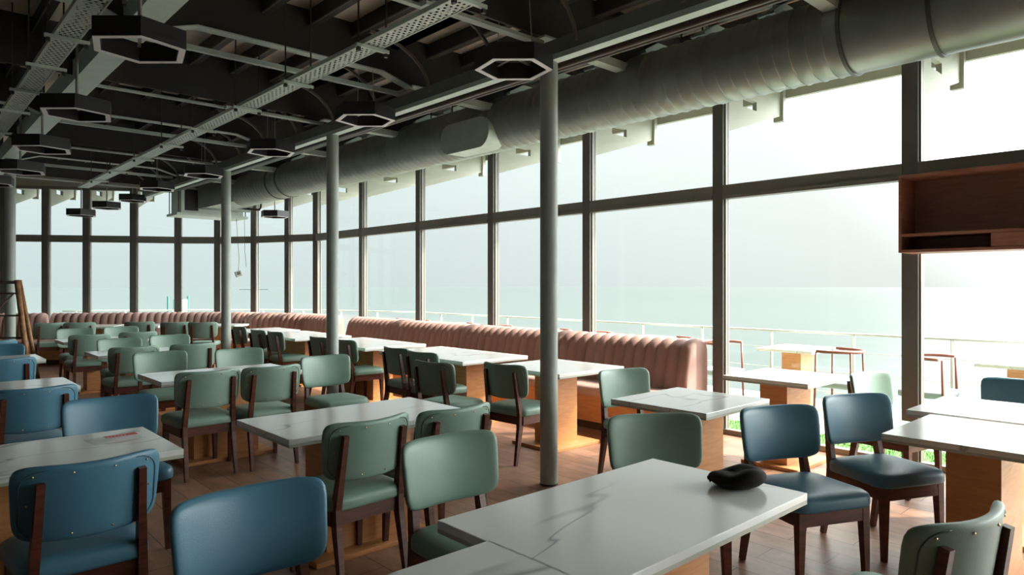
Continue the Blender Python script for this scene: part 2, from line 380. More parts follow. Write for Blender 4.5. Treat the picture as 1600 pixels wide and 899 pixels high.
# eave brackets with a slot, one beside every mullion
def bracket(p, out):
    bm = bmesh.new(); th = 0.05; side = Vector((-out.y, out.x))
    outer = [(0.06, ZDECK-0.03), (0.06, 3.13), (1.28, 3.50), (1.28, ZDECK-0.03)]
    h0, h1, v0, v1 = 0.42, 0.72, 3.46, 3.56
    hole = [(h0, v0), (h1, v0), (h1, v1), (h0, v1)]
    def P3(u, v, t): return (p[0]+out.x*u+side.x*t, p[1]+out.y*u+side.y*t, v)
    for t in (-th/2, th/2):
        O = [bm.verts.new(P3(u, v, t)) for u, v in outer]; H = [bm.verts.new(P3(u, v, t)) for u, v in (hole[3], hole[0], hole[1], hole[2])]
        for i in range(4): bm.faces.new((O[i], O[(i+1) % 4], H[(i+1) % 4], H[i]))
    vs = [[bm.verts.new(P3(u, v, t)) for u, v in outer] for t in (-th/2, th/2)]
    hs = [[bm.verts.new(P3(u, v, t)) for u, v in hole] for t in (-th/2, th/2)]
    for i in range(4):
        bm.faces.new((vs[0][i], vs[0][(i+1) % 4], vs[1][(i+1) % 4], vs[1][i])); bm.faces.new((hs[0][i], hs[0][(i+1) % 4], hs[1][(i+1) % 4], hs[1][i]))
    # edge plate at the tip
    for (u0, u1, z0, z1) in ((1.28, 1.34, 3.44, ZDECK-0.03),):
        q = [P3(u0, 0, -0.06), P3(u1, 0, -0.06), P3(u1, 0, 0.06), P3(u0, 0, 0.06)]
        prism(bm, [(a[0], a[1]) for a in q], 'z', z0, z1)
    obj('eave_bracket', bm, M['cream'], ceiling)
for i, p in enumerate(WALL):
    bracket(p, outward(i) if i > 9 else Vector((1, 0)))

BX = 3.76    # main beam over the columns
CX = 1.37    # pale centre beam
BXL = -1.05  # mirrored beams on the unseen side
for k in range(-4, 9):
    y = 1.96+1.8*k; high = (k % 2 == 0)
    if y > 16.0 or y < -5.2: continue
    xe = WX-0.07 if y < 13 else (5.6 if y < 14.8 else 3.6)
    bm = bmesh.new()
    if high:
        segs = [(-6.9, CX-0.25, 3.50, 3.50), (CX-0.25, CX-0.05, 3.50, 3.42), (CX+0.08, 1.78, 3.42, 3.53), (1.78, 3.44, 3.53, 3.53), (3.44, BX, 3.53, 3.44), (BX, xe, 3.46, 3.46)]
        for x0, x1, z0, z1 in segs:
            prism(bm, [(x0, z0+.012), (x1, z1+.012), (x1, ZDECK), (x0, ZDECK)], 'y', y-0.012, y+0.012, 0)
            prism(bm, [(x0, z0), (x1, z1), (x1, z1+.012), (x0, z0+.012)], 'y', y-0.05, y+0.05, 1)
        # lower tie bar beside it
        box(bm, CX+0.1, BX, y+0.20, y+0.24, 3.42, 3.46, 1)
    else:
        for x0, x1 in ((-6.9, CX), (CX, BX), (BX, xe)):
            box(bm, x0, x1, y-0.012, y+0.012, 3.47, ZDECK, 0)
        box(bm, CX+0.1, 2.85, y+0.06, y+0.11, 3.42, 3.44, 1)
        box(bm, 2.65, BX, y-0.04, y+0.03, 3.40, 3.425, 1)
        box(bm, BX, xe, y-0.05, y+0.05, 3.455, 3.47, 1)
    # bright haunch plate beyond the beam
    prism(bm, [(BX+0.45, 3.40), (BX+1.0, 3.40), (BX+1.1, 3.47), (BX+0.45, 3.47)], 'y', y-0.06, y+0.04, 1)
    obj('rafter', bm, [M['steel'], M['flange']], ceiling)
px_list = [WX-0.3-0.42*j for j in range(7)] + [3.58, 3.16, 2.74, 2.33, 1.90] + [1.0-0.42*j for j in range(18)]
for j, x in enumerate(px_list):
    ymax = 12.9 if x > 5.9 else (13.8 if x > 5.3 else (14.6 if x > 4.4 else (15.4 if x > 3.2 else 16.6)))
    bm = bmesh.new(); box(bm, x-0.03, x+0.03, -5.3, ymax, ZDECK-0.14, ZDECK, 0); box(bm, x-0.036, x-0.03, -5.3, ymax, ZDECK-0.145, ZDECK-0.13, 1)
    obj('purlin', bm, [M['steel'], M['transom']], ceiling)
# cross ribs and curved braces between rafters
for k in range(-2, 14):
    y = 1.96+0.9*k+0.45
    bm = bmesh.new(); pts = []
    for a in range(0, 91, 15): pts.append((3.05+0.62*math.sin(R(a)), y, 3.30+0.40*math.cos(R(a))))
    for p, q in zip(pts, pts[1:]): bar(bm, p, q, 0.02, 0.025)
    obj('curved_brace', bm, M['transom'], ceiling)
for k in range(-3, 18):
    y = 1.96+0.6*k
    bm = bmesh.new(); prism(bm, [(5.02, 3.64), (5.38, 3.64), (5.38, 3.76), (5.24, 3.76)], 'y', y-0.05, y+0.05); box(bm, 5.02, 5.30, y-0.07, y+0.07, 3.62, 3.64)
    box(bm, 5.15, 5.165, y-0.008, y+0.008, 3.62, ZDECK)
    obj('hanger_plate', bm, M['flange'], ceiling)

def long_beam(name, x, y0, y1, z0, z1, wd, lip, m, label):
    bm = bmesh.new(); box(bm, x-wd/2, x+wd/2, y0, y1, z0+0.015, z1, 1); box(bm, x-lip/2, x+lip/2, y0, y1, z0, z0+0.015, 0)
    box(bm, x-lip/2, x-lip/2+0.012, y0, y1, z0+0.015, z0+0.04, 0)
    return tag(obj(name, bm, m), label, 'beam')
long_beam('roof_beam', BX, -5.2, 14.8, 3.235, 3.39, 0.06, 0.085, [M['beam'], M['beamface']], 'long grey steel beam running over the round columns under the roof')
long_beam('roof_beam', CX, -5.2, 16.4, 3.40, 3.60, 0.19, 0.20, [M['beam'], M['beam']], 'wide plain pale green beam beside the left row of hexagonal lamps')
# pipes beside the main beam
for i, (x, z, r_, lab) in enumerate(((3.92, 3.33, 0.022, 'dark thin ceiling pipe nearest the main beam'), (4.03, 3.31, 0.03, 'dark ceiling pipe, middle of the three beside the main beam'), (4.16, 3.34, 0.025, 'dark ceiling pipe furthest from the main beam, towards the duct'))):
    bm = bmesh.new(); tube(bm, [(x, -5.2, z), (x, 4.6, z), (x, 13.6, z)], r_, 8)
    tag(obj('ceiling_pipe', bm, M['pipe'], smooth=True), lab, 'pipe', 'pipes beside the main beam')

# ------------------------------------------------------------------ columns
def column(x, y, label, top=3.235, base=False):
    t = thing('column', label, 'column', (x, y, 0), group='round columns of the dining room')
    bm = bmesh.new(); tube(bm, [(0, 0, 0), (0, 0, top)], 0.068, 32); smooth_by_angle(obj('shaft', bm, M['column'], t))
    bm = bmesh.new(); lathe(bm, [(0.070, 0), (0.070, 0.012), (0.069, 0.015)], 32); smooth_by_angle(obj('base_ring', bm, M['kick'], t))
column(BX, 3.67, 'nearest slim round grey column, standing behind the marble table with the beret')
column(BX, 7.11, 'middle slim round grey column, behind the green chairs in the centre')
column(BX, 10.4, 'farthest slim round column of the row, before the curved pink sofa')
column(CX, 12.45, 'pale round column behind the rusty scaffold at the left', 3.40)

# ------------------------------------------------------------------ duct
DX, DZ, DR = 5.0, 3.295, 0.28
t = thing('air_duct', 'big round galvanised ribbed air duct hung along the window wall', 'duct', (DX, 0, DZ))
def ring_tube(y0, y1, ribs, taper=None):
    bm = bmesh.new(); pts = []; rs = []
    y = y0
    if ribs:
        while y < y1:
            pts += [(0, y, 0), (0, y+0.100, 0), (0, y+0.106, 0), (0, y+0.112, 0)]; rs += [DR, DR, DR+0.007, DR]; y += 0.118
    else: pts = [(0, y0, 0), (0, y1, 0)]; rs = [DR, DR]
    return tube(bm, pts, rs, 40)
smooth_by_angle(obj('ribbed_section', ring_tube(1.9, 12.9, True), M['galv'], t), 50)
smooth_by_angle(obj('smooth_section', ring_tube(-5.1, 1.9, False), M['galv'], t), 50)
for y in (1.36, 1.9, 10.9, 11.3, -1.2):
    bm = bmesh.new(); tube(bm, [(0, y-0.012, 0), (0, y+0.012, 0)], DR+0.014, 40); smooth_by_angle(obj('collar', bm, M['seam'], t), 40)
# capped stub on the side of the duct
bm = bmesh.new(); prof = rrect(0.84, 0.33, 0.16, 8)
prism(bm, prof, 'x', -0.34, -0.10); q = smooth_by_angle(obj('capped_stub', bm, M['galv_plain'], t), 40); q.location = (0, 5.85, -0.13)
# square transition
bm = bmesh.new(); n = 32; A = []; B = []
for k in range(n):
    a = 2*math.pi*k/n; A.append(bm.verts.new((DR*math.cos(a), 12.9, DR*math.sin(a))))
    m_ = max(abs(math.cos(a)), abs(math.sin(a))); B.append(bm.verts.new((-0.08+0.50*math.cos(a)/m_, 13.7, -0.06+0.24*math.sin(a)/m_)))
for k in range(n): bm.faces.new((A[k], A[(k+1) % n], B[(k+1) % n], B[k]))
smooth_by_angle(obj('square_transition', bm, M['galv'], t), 30)
for y in (0.6, 3.2, 6.7, 9.2, 12.0):
    bm = bmesh.new(); bar(bm, (-0.16, y, 0.24), (-0.16, y, ZDECK-DZ), 0.012, 0.012); bar(bm, (0.16, y, 0.24), (0.16, y, ZDECK-DZ), 0.012, 0.012); obj('hanger_rod', bm, M['rod'], t)

# air handling unit at the far end
t = thing('air_unit', 'grey sheet metal air unit hung at the far end of the duct', 'air unit', (4.75, 14.05, 2.86))
bm = bmesh.new(); box(bm, -0.63, 0.57, -0.28, 0.25, 0.05, 0.54, 0, 0.008); obj('casing', bm, M['galv_plain'], t)
bm = bmesh.new(); box(bm, -0.70, 0.64, -0.34, 0.30, 0.0, 0.05, 0, 0.006); obj('drip_tray', bm, M['beam'], t)
bm = bmesh.new(); box(bm, -0.56, -0.30, -0.295, -0.283, 0.10, 0.50); obj('opening_shade', bm, M['black'], t)  # black plate paints the darkness inside the casing's opening
bm = bmesh.new(); box(bm, -0.63, -0.57, -0.36, -0.29, 0.05, 0.54); obj('side_flange', bm, M['galv_plain'], t)
bm = bmesh.new()
for x, y in ((-0.66, -0.30), (0.60, -0.30), (-0.66, 0.26), (0.60, 0.26)): bar(bm, (x, y, 0.0), (x, y, ZDECK-2.86), 0.014, 0.014)
obj('hanger_rods', bm, M['rod'], t)
t = thing('drain_pipe', 'short bent dark pipe below the duct beside the air unit', 'pipe', (5.35, 13.1, 3.05))
bm = bmesh.new(); tube(bm, [(-0.35, 0.2, -0.02), (-0.05, 0.05, -0.05), (0.02, 0.0, -0.05), (0.04, -0.02, 0.0), (0.05, -0.03, 0.25), (0.05, -0.03, 0.87)], 0.022, 8); obj('bent_pipe', bm, M['rod'], t, True)
bm = bmesh.new(); lathe(bm, [(0.02, -.05), (0.07, -.04), (0.07, 0.03), (0.02, 0.05)], 16); o = obj('round_fitting', bm, M['white'], t, True); o.location = (0.05, -0.03, 0.12)
# hanging cable with a small box
t = thing('hanging_sensor', 'small grey box dangling on a thin cable below the air unit', 'sensor', (5.23, 13.80, 1.76))
bm = bmesh.new(); tube(bm, [(0.0, 0, 0.06), (0.015, 0, 0.3), (-0.02, 0, 0.8), (-0.04, 0, 1.115)], 0.004, 6); obj('cable', bm, M['rod'], t)
bm = bmesh.new(); box(bm, -0.06, 0.06, -0.025, 0.025, -0.055, 0.055, 0, 0.005); o = obj('sensor_box', bm, M['wire'], t); o.rotation_euler = (0, R(-18), 0)
bm = bmesh.new(); box(bm, -0.035, 0.035, -0.03, -0.026, -0.02, 0.04); o = obj('dark_face', bm, M['rod'], o)
bm = bmesh.new(); tube(bm, [(5.36, 13.82, 2.875), (5.37, 13.82, 2.2), (5.40, 13.83, 1.9)], 0.004, 6); tag(obj('loose_wire', bm, M['rod']), 'thin loose wire hanging right of the dangling sensor box', 'wire')

# ------------------------------------------------------------------ cable trays
def tray(x, z, y0, y1, label, ys):
    t = thing('cable_tray', label, 'cable tray', (x, 0, z), group='perforated cable trays')
    bm = bmesh.new(); box(bm, -0.075, 0.075, y0, y1, 0, 0.002, 0); obj('perforated_bottom', bm, M['perf'], t)
    bm = bmesh.new()
    for s in (-1, 1): box(bm, min(s*0.075, s*0.078), max(s*0.075, s*0.078), y0, y1, 0.0, 0.028); box(bm, min(s*.066, s*.077), max(s*.06, s*.077), y0, y1, -0.003, -0.0005)
    obj('side_lip', bm, M['galv_plain'], t)
    bm = bmesh.new(); tube(bm, [(-0.02, y0, 0.02), (0.02, y0+3, 0.02), (-0.03, y1, 0.02)], 0.012, 6); tube(bm, [(0.03, y0, 0.02), (-0.01, y0+4, 0.02), (0.03, y1, 0.02)], 0.010, 6); obj('cables', bm, M['black'], t)
    for y in ys:
        bm = bmesh.new(); box(bm, -0.13, 0.13, y-0.014, y+0.014, -0.026, -0.004); b = obj('crossbar', bm, M['galv_plain'], t)
        for s in (-1, 1):
            bm = bmesh.new(); bar(bm, (s*0.11, y, -0.05), (s*0.11, y, ZDECK-z), 0.01, 0.01); box(bm, s*.11-.012, s*.11+.012, y-.012, y+.012, -.055, -.03); obj('threaded_rod', bm, M['rod'], b)
tray(2.51, 3.2, -3.0, 13.6, 'perforated pale green cable tray running diagonally through the middle of the ceiling', [-0.2, 0.9, 2.0, 3.1, 4.17, 5.33, 6.4, 7.6, 8.7, 9.9, 11.2, 12.4])
tray(0.906, 3.2, -3.0, 14.2, 'perforated cable tray at the upper left, left of the plain beam', [1.0, 2.2, 3.4, 4.4, 5.4, 6.2, 7.1, 8.0, 9.2, 10.4, 11.6])

# ------------------------------------------------------------------ hexagonal pendant lamps
def hex_lamp(rad, h, kind):
    t = thing('hexagonal_lamp', '', 'lamp')
    def hexpts(r): return [(r*math.cos(R(17+60*k)), r*math.sin(R(17+60*k))) for k in range(6)]
    def ringm(bm, ro, ri, z0, z1, mi=0, odd=None):
        O, I = hexpts(ro), hexpts(ri)
        for k in range(6):
            k2 = (k+1) % 6; V = [bm.verts.new((*p, z)) for z in (z0, z1) for p in (O[k], O[k2], I[k2], I[k])]
            m2 = odd if (odd is not None and k in (3,)) else mi
            for f in ((3, 2, 1, 0), (4, 5, 6, 7), (0, 1, 5, 4), (2, 3, 7, 6)): bm.faces.new([V[i] for i in f]).material_index = m2
    bm = bmesh.new(); ringm(bm, rad, rad-0.05, 0.004, h, 0); obj('housing', bm, M['black'], t)
    bm = bmesh.new(); ringm(bm, rad-0.004, rad-0.046, 0.0, 0.004); obj('diffuser', bm, M['led'], t)
    bm = bmesh.new(); bar(bm, (*hexpts(rad-0.045)[0], h-0.02), (*hexpts(rad-0.045)[3], h-0.02), 0.03, 0.006); bar(bm, (*hexpts(rad-0.045)[1], h-0.026), (*hexpts(rad-0.045)[4], h-0.026), 0.02, 0.006); box(bm, -0.06, 0.06, -0.03, 0.03, h-0.02, h+0.01)
    obj('mounting_bar', bm, M['wire'], t)
    if kind == 'rod':
        bm = bmesh.new(); tube(bm, [(0, 0, h), (0, 0, ZDECK-2.97)], 0.012, 8); obj('suspension_rod', bm, M['wire'], t)
    else:
        for s in (1, 4):
            x, y = hexpts(rad-0.03)[s]
            bm = bmesh.new(); tube(bm, [(x, y, h-0.01), (x*0.85, y*0.85, h+0.35), (x*0.8, y*0.8, ZDECK-3.11)], 0.004, 6); obj('suspension_wire', bm, M['wire'], t)
    return t
HL = {'wire': hex_lamp(0.29, 0.12, 'wire'), 'rod': hex_lamp(0.29, 0.12, 'rod')}; used = set()
def place_lamp(kind, x, y, z, label, s=1.0, rz=0):
    if kind in used: o = copy_tree(HL[kind])
    else: o = HL[kind]; used.add(kind)
    o.location = (x, y, z); o['label'] = label; o['group'] = 'hexagonal pendant lamps'; o.rotation_euler = (0, 0, rz); o.scale = (s, s, 1)
lampspots = [
 ('wire', 3.40, 3.68, 3.11, 'black hexagonal ring lamp right in front of the nearest column top'),
 ('wire', 3.40, 5.78, 3.11, 'black hexagonal ring lamp above the middle column, second of the right row'),
 ('wire', 3.40, 7.95, 3.11, 'black hexagonal ring lamp between middle and far column, third of the right row'),
 ('wire', 3.40, 10.3, 3.11, 'black hexagonal ring lamp at the far column top, fourth of the right row'),
 ('wire', 3.30, 12.2, 3.10, 'thin dark hexagonal ring lamp left of the air unit, fifth of the right row'),
 ('rod', 1.17, 4.69, 2.99, 'largest black hexagonal lamp on a rod, nearest at the upper left'),
 ('rod', 1.21, 6.80, 2.98, 'black hexagonal lamp on a rod, second of the left row'),
 ('rod', 1.24, 8.74, 2.97, 'black hexagonal lamp on a rod, third of the left row'),
 ('rod', 1.26, 10.5, 2.95, 'black hexagonal lamp on a rod, fourth of the left row'),
 ('rod', 1.10, 12.0, 2.94, 'black hexagonal lamp at the left frame edge above the pale column'),
 ('rod', 0.55, 12.4, 2.72, 'dark hexagonal lamp hanging lowest at the left frame edge'),
]
for L_ in lampspots: place_lamp(*L_)
for x, y, z, lab in ((3.55, 14.75, 3.16, 'small far hexagonal lamp hanging highest before the rear windows'), (3.10, 14.7, 2.98, 'small far hexagonal lamp, middle of the three before the rear windows'),
                     (2.72, 14.9, 2.83, 'small far hexagonal lamp hanging lowest before the rear windows'), (5.55, 12.8, 2.84, 'small hexagonal lamp hanging below the duct right of the air unit')):
    place_lamp('rod', x, y, z, lab, 0.92)

# ------------------------------------------------------------------ furniture builders
def pad_mesh(wd, ht, th, r, bend, bulge):
    """upholstered back pad standing in XZ, front towards +Y, concave to the front; gridded so the curve shades cleanly"""
    bm = bmesh.new(); nu, nv = 20, 12; e_ = 6.5
    def pt(a, b):        # a,b in -1..1 -> rounded rectangle (superellipse squeeze)
        k = (max(abs(a), abs(b)) / ((abs(a)**e_+abs(b)**e_)**(1/e_))) if (a or b) else 1
        x, z = a*k*wd/2, b*k*ht/2
        return x*(1+0.03*b), z
    def w(v): return math.sin(v*math.pi/2)
    F, B = {}, {}
    for i in range(nu+1):
        for j in range(nv+1):
            a, b = w(2*i/nu-1), w(2*j/nv-1); x, z = pt(a, b)
            m_ = max(abs(a), abs(b)); edge = max(0.0, (m_-0.86)/0.14)
            rnd = th*0.42*(1-math.sqrt(max(0, 1-edge**2)))
            yb = bend*x*x
            F[i, j] = bm.verts.new((x, yb+th/2+bulge*(1-m_**2)-rnd, z)); B[i, j] = bm.verts.new((x, yb-th/2+rnd*0.5, z))
    for i in range(nu):
        for j in range(nv):
            bm.faces.new((F[i, j], F[i+1, j], F[i+1, j+1], F[i, j+1])); bm.faces.new((B[i, j], B[i, j+1], B[i+1, j+1], B[i+1, j]))
    rim = [(i, 0) for i in range(nu)] + [(nu, j) for j in range(nv)] + [(i, nv) for i in range(nu, 0, -1)] + [(0, j) for j in range(nv, 0, -1)]
    for p, q in zip(rim, rim[1:]+rim[:1]): bm.faces.new((F[p], B[p], B[q], F[q]))
    return bm
def seat_mesh():
    bm = bmesh.new(); out = []
    for u, v in rrect(1, 1, 0.16, 5):
        x = u*(0.47 + 0.035*v); y = v*0.46 - 0.01*math.cos(u*math.pi) * (1 if v > 0 else -1)*0
        out.append((x, y))
    n = len(out); levels = [(0.90, 0.405, 0), (0.985, 0.408, 0), (1.0, 0.42, 0), (1.0, 0.448, 0), (0.975, 0.466, 0), (0.90, 0.479, 0), (0.7, 0.486, 0), (0.4, 0.489, 0)]
    rings = [[bm.verts.new((x*s, y*s, z)) for x, y in out] for s, z, _ in levels]
    for a, b in zip(rings, rings[1:]):
        for k in range(n): bm.faces.new((a[k], a[(k+1) % n], b[(k+1) % n], b[k]))
    bm.faces.new(rings[0][::-1]); c = bm.verts.new((0, 0, 0.489))
    for k in range(n): bm.faces.new((rings[-1][k], rings[-1][(k+1) % n], c))
    return bm
BEND = 1.15; PADY, PADZ, LEAN = -0.236, 0.70, R(9)
def make_chair(color, studs):
    nm = {'green': 'sage green', 'blue': 'steel blue'}[color]
    t = thing('dining_chair', '', 'chair')
    s = obj('seat', seat_mesh(), M[color], t, True)
    bm = bmesh.new()
    box(bm, -0.21, 0.21, 0.185, 0.205, 0.335, 0.407); box(bm, -0.195, 0.195, -0.215, -0.195, 0.335, 0.407)
    box(bm, -0.215, -0.195, -0.20, 0.19, 0.335, 0.407); box(bm, 0.195, 0.215, -0.20, 0.19, 0.335, 0.407)
    obj('seat_frame', bm, M['walnut'], t)
    for sx in (-1, 1):
        bm = bmesh.new(); bar(bm, (sx*0.195, 0.185, 0.407), (sx*0.205, 0.195, 0.0), 0.044, 0.044, w2=0.026, h2=0.026); obj('leg', bm, M['walnut'], t)
        # rear leg continues up as the back post
        bm = bmesh.new(); x = sx*0.188
        pts = [(x*1.03, -0.275, 0.0, .026, .028), (x, -0.215, 0.33, .034, .05), (x, -0.21, 0.42, .034, .05), (x*0.95, -0.243, 0.62, .03, .036), (x*0.92, -0.272, 0.79, .028, .028)]
        for a, b in zip(pts, pts[1:]):
            bar(bm, a[:3], b[:3], a[3], a[4], w2=b[3], h2=b[4], up=Vector((0, 1, 0)))
        obj('leg', bm, M['walnut'], t)
    b = obj('backrest', pad_mesh(0.51, 0.30, 0.036, 0.062, BEND, 0.012), M[color], t, True); b.location = (0, PADY-0.024, PADZ); b.rotation_euler = (LEAN, 0, 0)
    if studs:
        bm = bmesh.new(); o_ = rrect(0.470, 0.270, 0.075, 8); pts = [(u, -0.0185+BEND*u*u, v) for u, v in o_]; tube(bm, pts+[pts[0]], 0.003, 5, caps=False); obj('piping', bm, M[color+'pipe'], b)
        for u, v in ((-0.195, 0.112), (-0.07, 0.122), (0.07, 0.122), (0.195, 0.112), (-0.210, 0.0), (0.210, 0.0), (-0.190, -0.112), (-0.07, -0.122), (0.07, -0.122), (0.190, -0.112)):
            bm = bmesh.new(); bmesh.ops.create_icosphere(bm, subdivisions=1, radius=0.0055)
            q = obj('stud', bm, M['brass'], b, True); q.location = (u, -0.0185+BEND*u*u, v)
    return t
CH = {}; cused = set()
for c_ in ('green', 'blue'):
    for s_ in (True, False): CH[(c_, s_)] = make_chair(c_, s_)
def place_chair(x, y, yaw, color, label, group, studs=False, pad=True):
    """x,y = middle of the back pad; yaw = facing direction in degrees measured from +Y, counter-clockwise"""
    key = (color, studs)
    if key in cused: o = copy_tree(CH[key])
    else: o = CH[key]; cused.add(key)
    f = Vector((-math.sin(R(yaw)), math.cos(R(yaw))))
    o.location = (x+f.x*0.27, y+f.y*0.27, 0); o.rotation_euler = (0, 0, R(yaw)); o['label'] = label; o['group'] = group
    return o

def make_table(lx, ly, px_, py_, bx, by):
    t = thing('dining_table', '', 'table')
    bm = bmesh.new(); box(bm, -lx/2, lx/2, -ly/2, ly/2, 0.722, 0.750, 0, 0.003); obj('tabletop', bm, M['marble'], t)
    bm = bmesh.new(); box(bm, -lx/2+0.001, lx/2-0.001, -ly/2+0.001, ly/2-0.001, 0.708, 0.722); obj('tabletop_edge', bm, M['edge'], t)
    bm = bmesh.new(); box(bm, -px_/2, px_/2, -py_/2, py_/2, 0.03, 0.708, 0, 0.002); obj('pedestal', bm, M['oak'], t)
    bm = bmesh.new(); box(bm, -bx/2, bx/2, -by/2, by/2, 0, 0.03, 0, 0.004); obj('base_plate', bm, M['oak'], t)
    return t
TB = {}
def place_table(kind, x, y, label, group, rz=0):
    spec = {'long': (1.20, 0.70, 0.56, 0.26, 0.78, 0.46), 'square': (0.80, 0.74, 0.45, 0.24, 0.62, 0.50), 'wide': (0.92, 1.60, 0.30, 0.95, 0.50, 1.10), 'sofa': (0.90, 0.95, 0.32, 0.26, 0.64, 0.56)}[kind]
    if kind in TB: o = copy_tree(TB[kind])
    else: o = TB[kind] = make_table(*spec)
    o.location = (x, y, 0); o.rotation_euler = (0, 0, R(rz)); o['label'] = label; o['group'] = group
    return o
G1 = 'marble tables of the middle rows'; G2 = 'marble tables along the pink sofas'; G3 = 'marble tables by the right window'
place_table('long', 1.95, 1.485, 'nearest white marble table with oak pedestal, a black beret lying on it', G1)
place_table('long', 0.765, 1.235, 'white marble table cut by the bottom frame edge, pushed against the beret table', G1)
place_table('long', 2.10, 3.64, 'white marble table in the centre between the sage green chairs', G1)
place_table('long', 0.45, 3.80, 'white marble table at the left with a plastic packet on it', G1)
place_table('long', 2.24, 6.30, 'white marble table behind the pair of green chairs left of the middle column', G1)
place_table('long', 0.52, 6.50, 'white marble table at the left edge behind the second blue chair', G1)
place_table('long', 0.66, 9.00, 'white marble table at the left edge in front of the scaffold', G1)
place_table('long', 2.33, 8.95, 'white marble table amid far green chairs, fourth of the middle row', G1)
place_table('long', 2.40, 11.35, 'farthest white marble table of the middle green chair row', G1)
place_table('sofa', 4.79, 4.58, 'white marble table behind the nearest column, with sunlit oak pedestal', G2)
place_table('wide', 4.79, 6.25, 'long white marble table beside the pink sofa, second from the nearest column', G2)
place_table('wide', 4.84, 8.25, 'long white marble table beside the pink sofa, behind the second long one', G2)
place_table('wide', 4.86, 10.25, 'long white marble table just right of the farthest column at the curved sofa start', G2)
place_table('sofa', 4.90, 11.75, 'white marble table right behind the far column near the sofa gap', G2)
place_table('square', 4.95, 13.85, 'white marble table behind the far pair of green chairs left of the farthest column', G2, 45)
place_table('square', 3.75, 14.78, 'far marble table before the curved sofa, behind the lone dark green chair', G2, 60)
place_table('square', 3.05, 15.15, 'leftmost far marble table before the curved pink sofa', G2, 62)
place_table('square', 4.07, 2.62, 'square marble table between the grey green chair and the blue chairs', G3)
place_table('square', 5.75, 2.75, 'square marble table close to the window with its plate in the sun', G3)
place_table('square', 5.12, 1.11, 'marble table at the right edge nearer the window, sun patch on its top', G3)
place_table('square', 4.26, 0.96, 'marble table at the right frame edge in front of the blue chairs', G3)

GA = 'sage green dining chairs'; GB = 'steel blue dining chairs'
place_chair(0.60, 3.06, 2, 'blue', 'blue chair at lower left seen from behind, brass studs, at the packet table', GB, True)
place_chair(0.90, 2.31, 180, 'blue', 'big blue chair back at the bottom, front side facing the camera', GB)
place_chair(1.01, 4.74, 180, 'blue', 'blue chair on the far side of the packet table, facing the camera', GB)
place_chair(0.74, 5.47, 3, 'blue', 'blue chair seen from behind at the left edge before the second left table', GB, True)
place_chair(0.82, 7.83, 2, 'blue', 'blue chair at the left edge behind the second left table, seen from behind', GB, True)
place_chair(0.95, 9.78, 180, 'blue', 'far blue chair at the left edge behind the third left table', GB, True)
place_chair(0.98, 10.45, 2, 'blue', 'farthest blue chair at the left edge beside the scaffold', GB)
place_chair(1.92, 5.62, 2, 'green', 'green chair seen from behind, left of the pair behind the centre table', GA, True)
place_chair(2.42, 5.58, 0, 'green', 'green chair seen from behind, right of the pair behind the centre table', GA, True)
place_chair(3.13, 6.12, 180, 'green', 'green chair facing the camera before the middle column', GA)
place_chair(1.84, 3.03, 3, 'green', 'green chair with studs on the near side of the centre table, left one', GA, True)
place_chair(2.37, 2.99, 0, 'green', 'green chair with studs on the near side of the centre table, right one', GA, True)
place_chair(1.87, 2.50, 178, 'green', 'light green chair back facing the camera at the far side of the beret table', GA)
place_chair(2.99, 2.17, 147, 'green', 'dark green chair behind the far corner of the beret table', GA)
place_chair(4.40, 3.50, 168, 'green', 'green chair right of the nearest column, facing the camera', GA)
place_chair(3.70, 1.85, 155, 'blue', 'left of the two blue chairs at the right, its seat under the beret table corner', GB)
place_chair(4.45, 1.72, 155, 'blue', 'right of the two blue chairs at the right, seat fully visible', GB)
place_chair(5.66, 2.08, 168, 'green', 'pale sunlit green chair near the window behind the blue chairs', GA)
place_chair(6.08, 1.12, 90, 'blue', 'dark navy chair by the window at the right frame edge', GB)
place_chair(2.37, 0.55, -12, 'green', 'green chair cut by the lower right corner, seen from behind with brass studs', GA, True)
# chairs facing the sofas
place_chair(3.92, 4.42, -86, 'green', 'green chair at the table behind the nearest column, seen from behind', GA, True)
place_chair(3.57, 4.98, -84, 'green', 'green chair pulled back before the second sofa table, front one of three', GA, True)
place_chair(4.02, 5.80, -88, 'green', 'green chair tucked at the second sofa table, middle one of three', GA)
place_chair(4.08, 6.38, -92, 'green', 'green chair tucked at the second sofa table, rear one of three', GA)
place_chair(4.22, 7.75, -90, 'green', 'green chair half hidden right of the middle column at the third sofa table', GA)
place_chair(4.18, 8.38, -90, 'green', 'green chair just left of the middle column at the third sofa table', GA)
place_chair(4.20, 9.80, -90, 'green', 'right green chair of the close pair at the fourth sofa table', GA)
place_chair(4.18, 10.38, -90, 'green', 'left green chair of the close pair at the fourth sofa table', GA)
place_chair(4.30, 11.45, -90, 'green', 'green chair immediately right of the farthest column', GA)
# middle rows further back
place_chair(2.05, 8.38, 0, 'green', 'far green chair from behind, left of the near pair at the fourth middle table', GA, True)
place_chair(2.66, 8.34, 0, 'green', 'far green chair from behind, right of the near pair at the fourth middle table', GA)
place_chair(2.08, 7.64, 180, 'green', 'green chair facing the camera, left one behind the third middle table', GA)
place_chair(2.80, 7.42, 180, 'green', 'green chair facing the camera, right one behind the third middle table', GA)
place_chair(2.22, 9.90, 180, 'green', 'far green chair facing the camera, left one behind the fourth middle table', GA)
place_chair(2.88, 10.12, 180, 'green', 'far green chair facing the camera, right one behind the fourth middle table', GA)
place_chair(2.10, 11.02-0.15, 0, 'green', 'far green chair from behind, left one before the farthest middle table', GA)
place_chair(2.74, 11.0, 0, 'green', 'far green chair from behind, right one before the farthest middle table', GA)
place_chair(2.20, 12.55, 180, 'green', 'far green chair facing the camera, left one behind the farthest middle table', GA)
place_chair(2.86, 12.65, 180, 'green', 'far green chair facing the camera, right one behind the farthest middle table', GA)
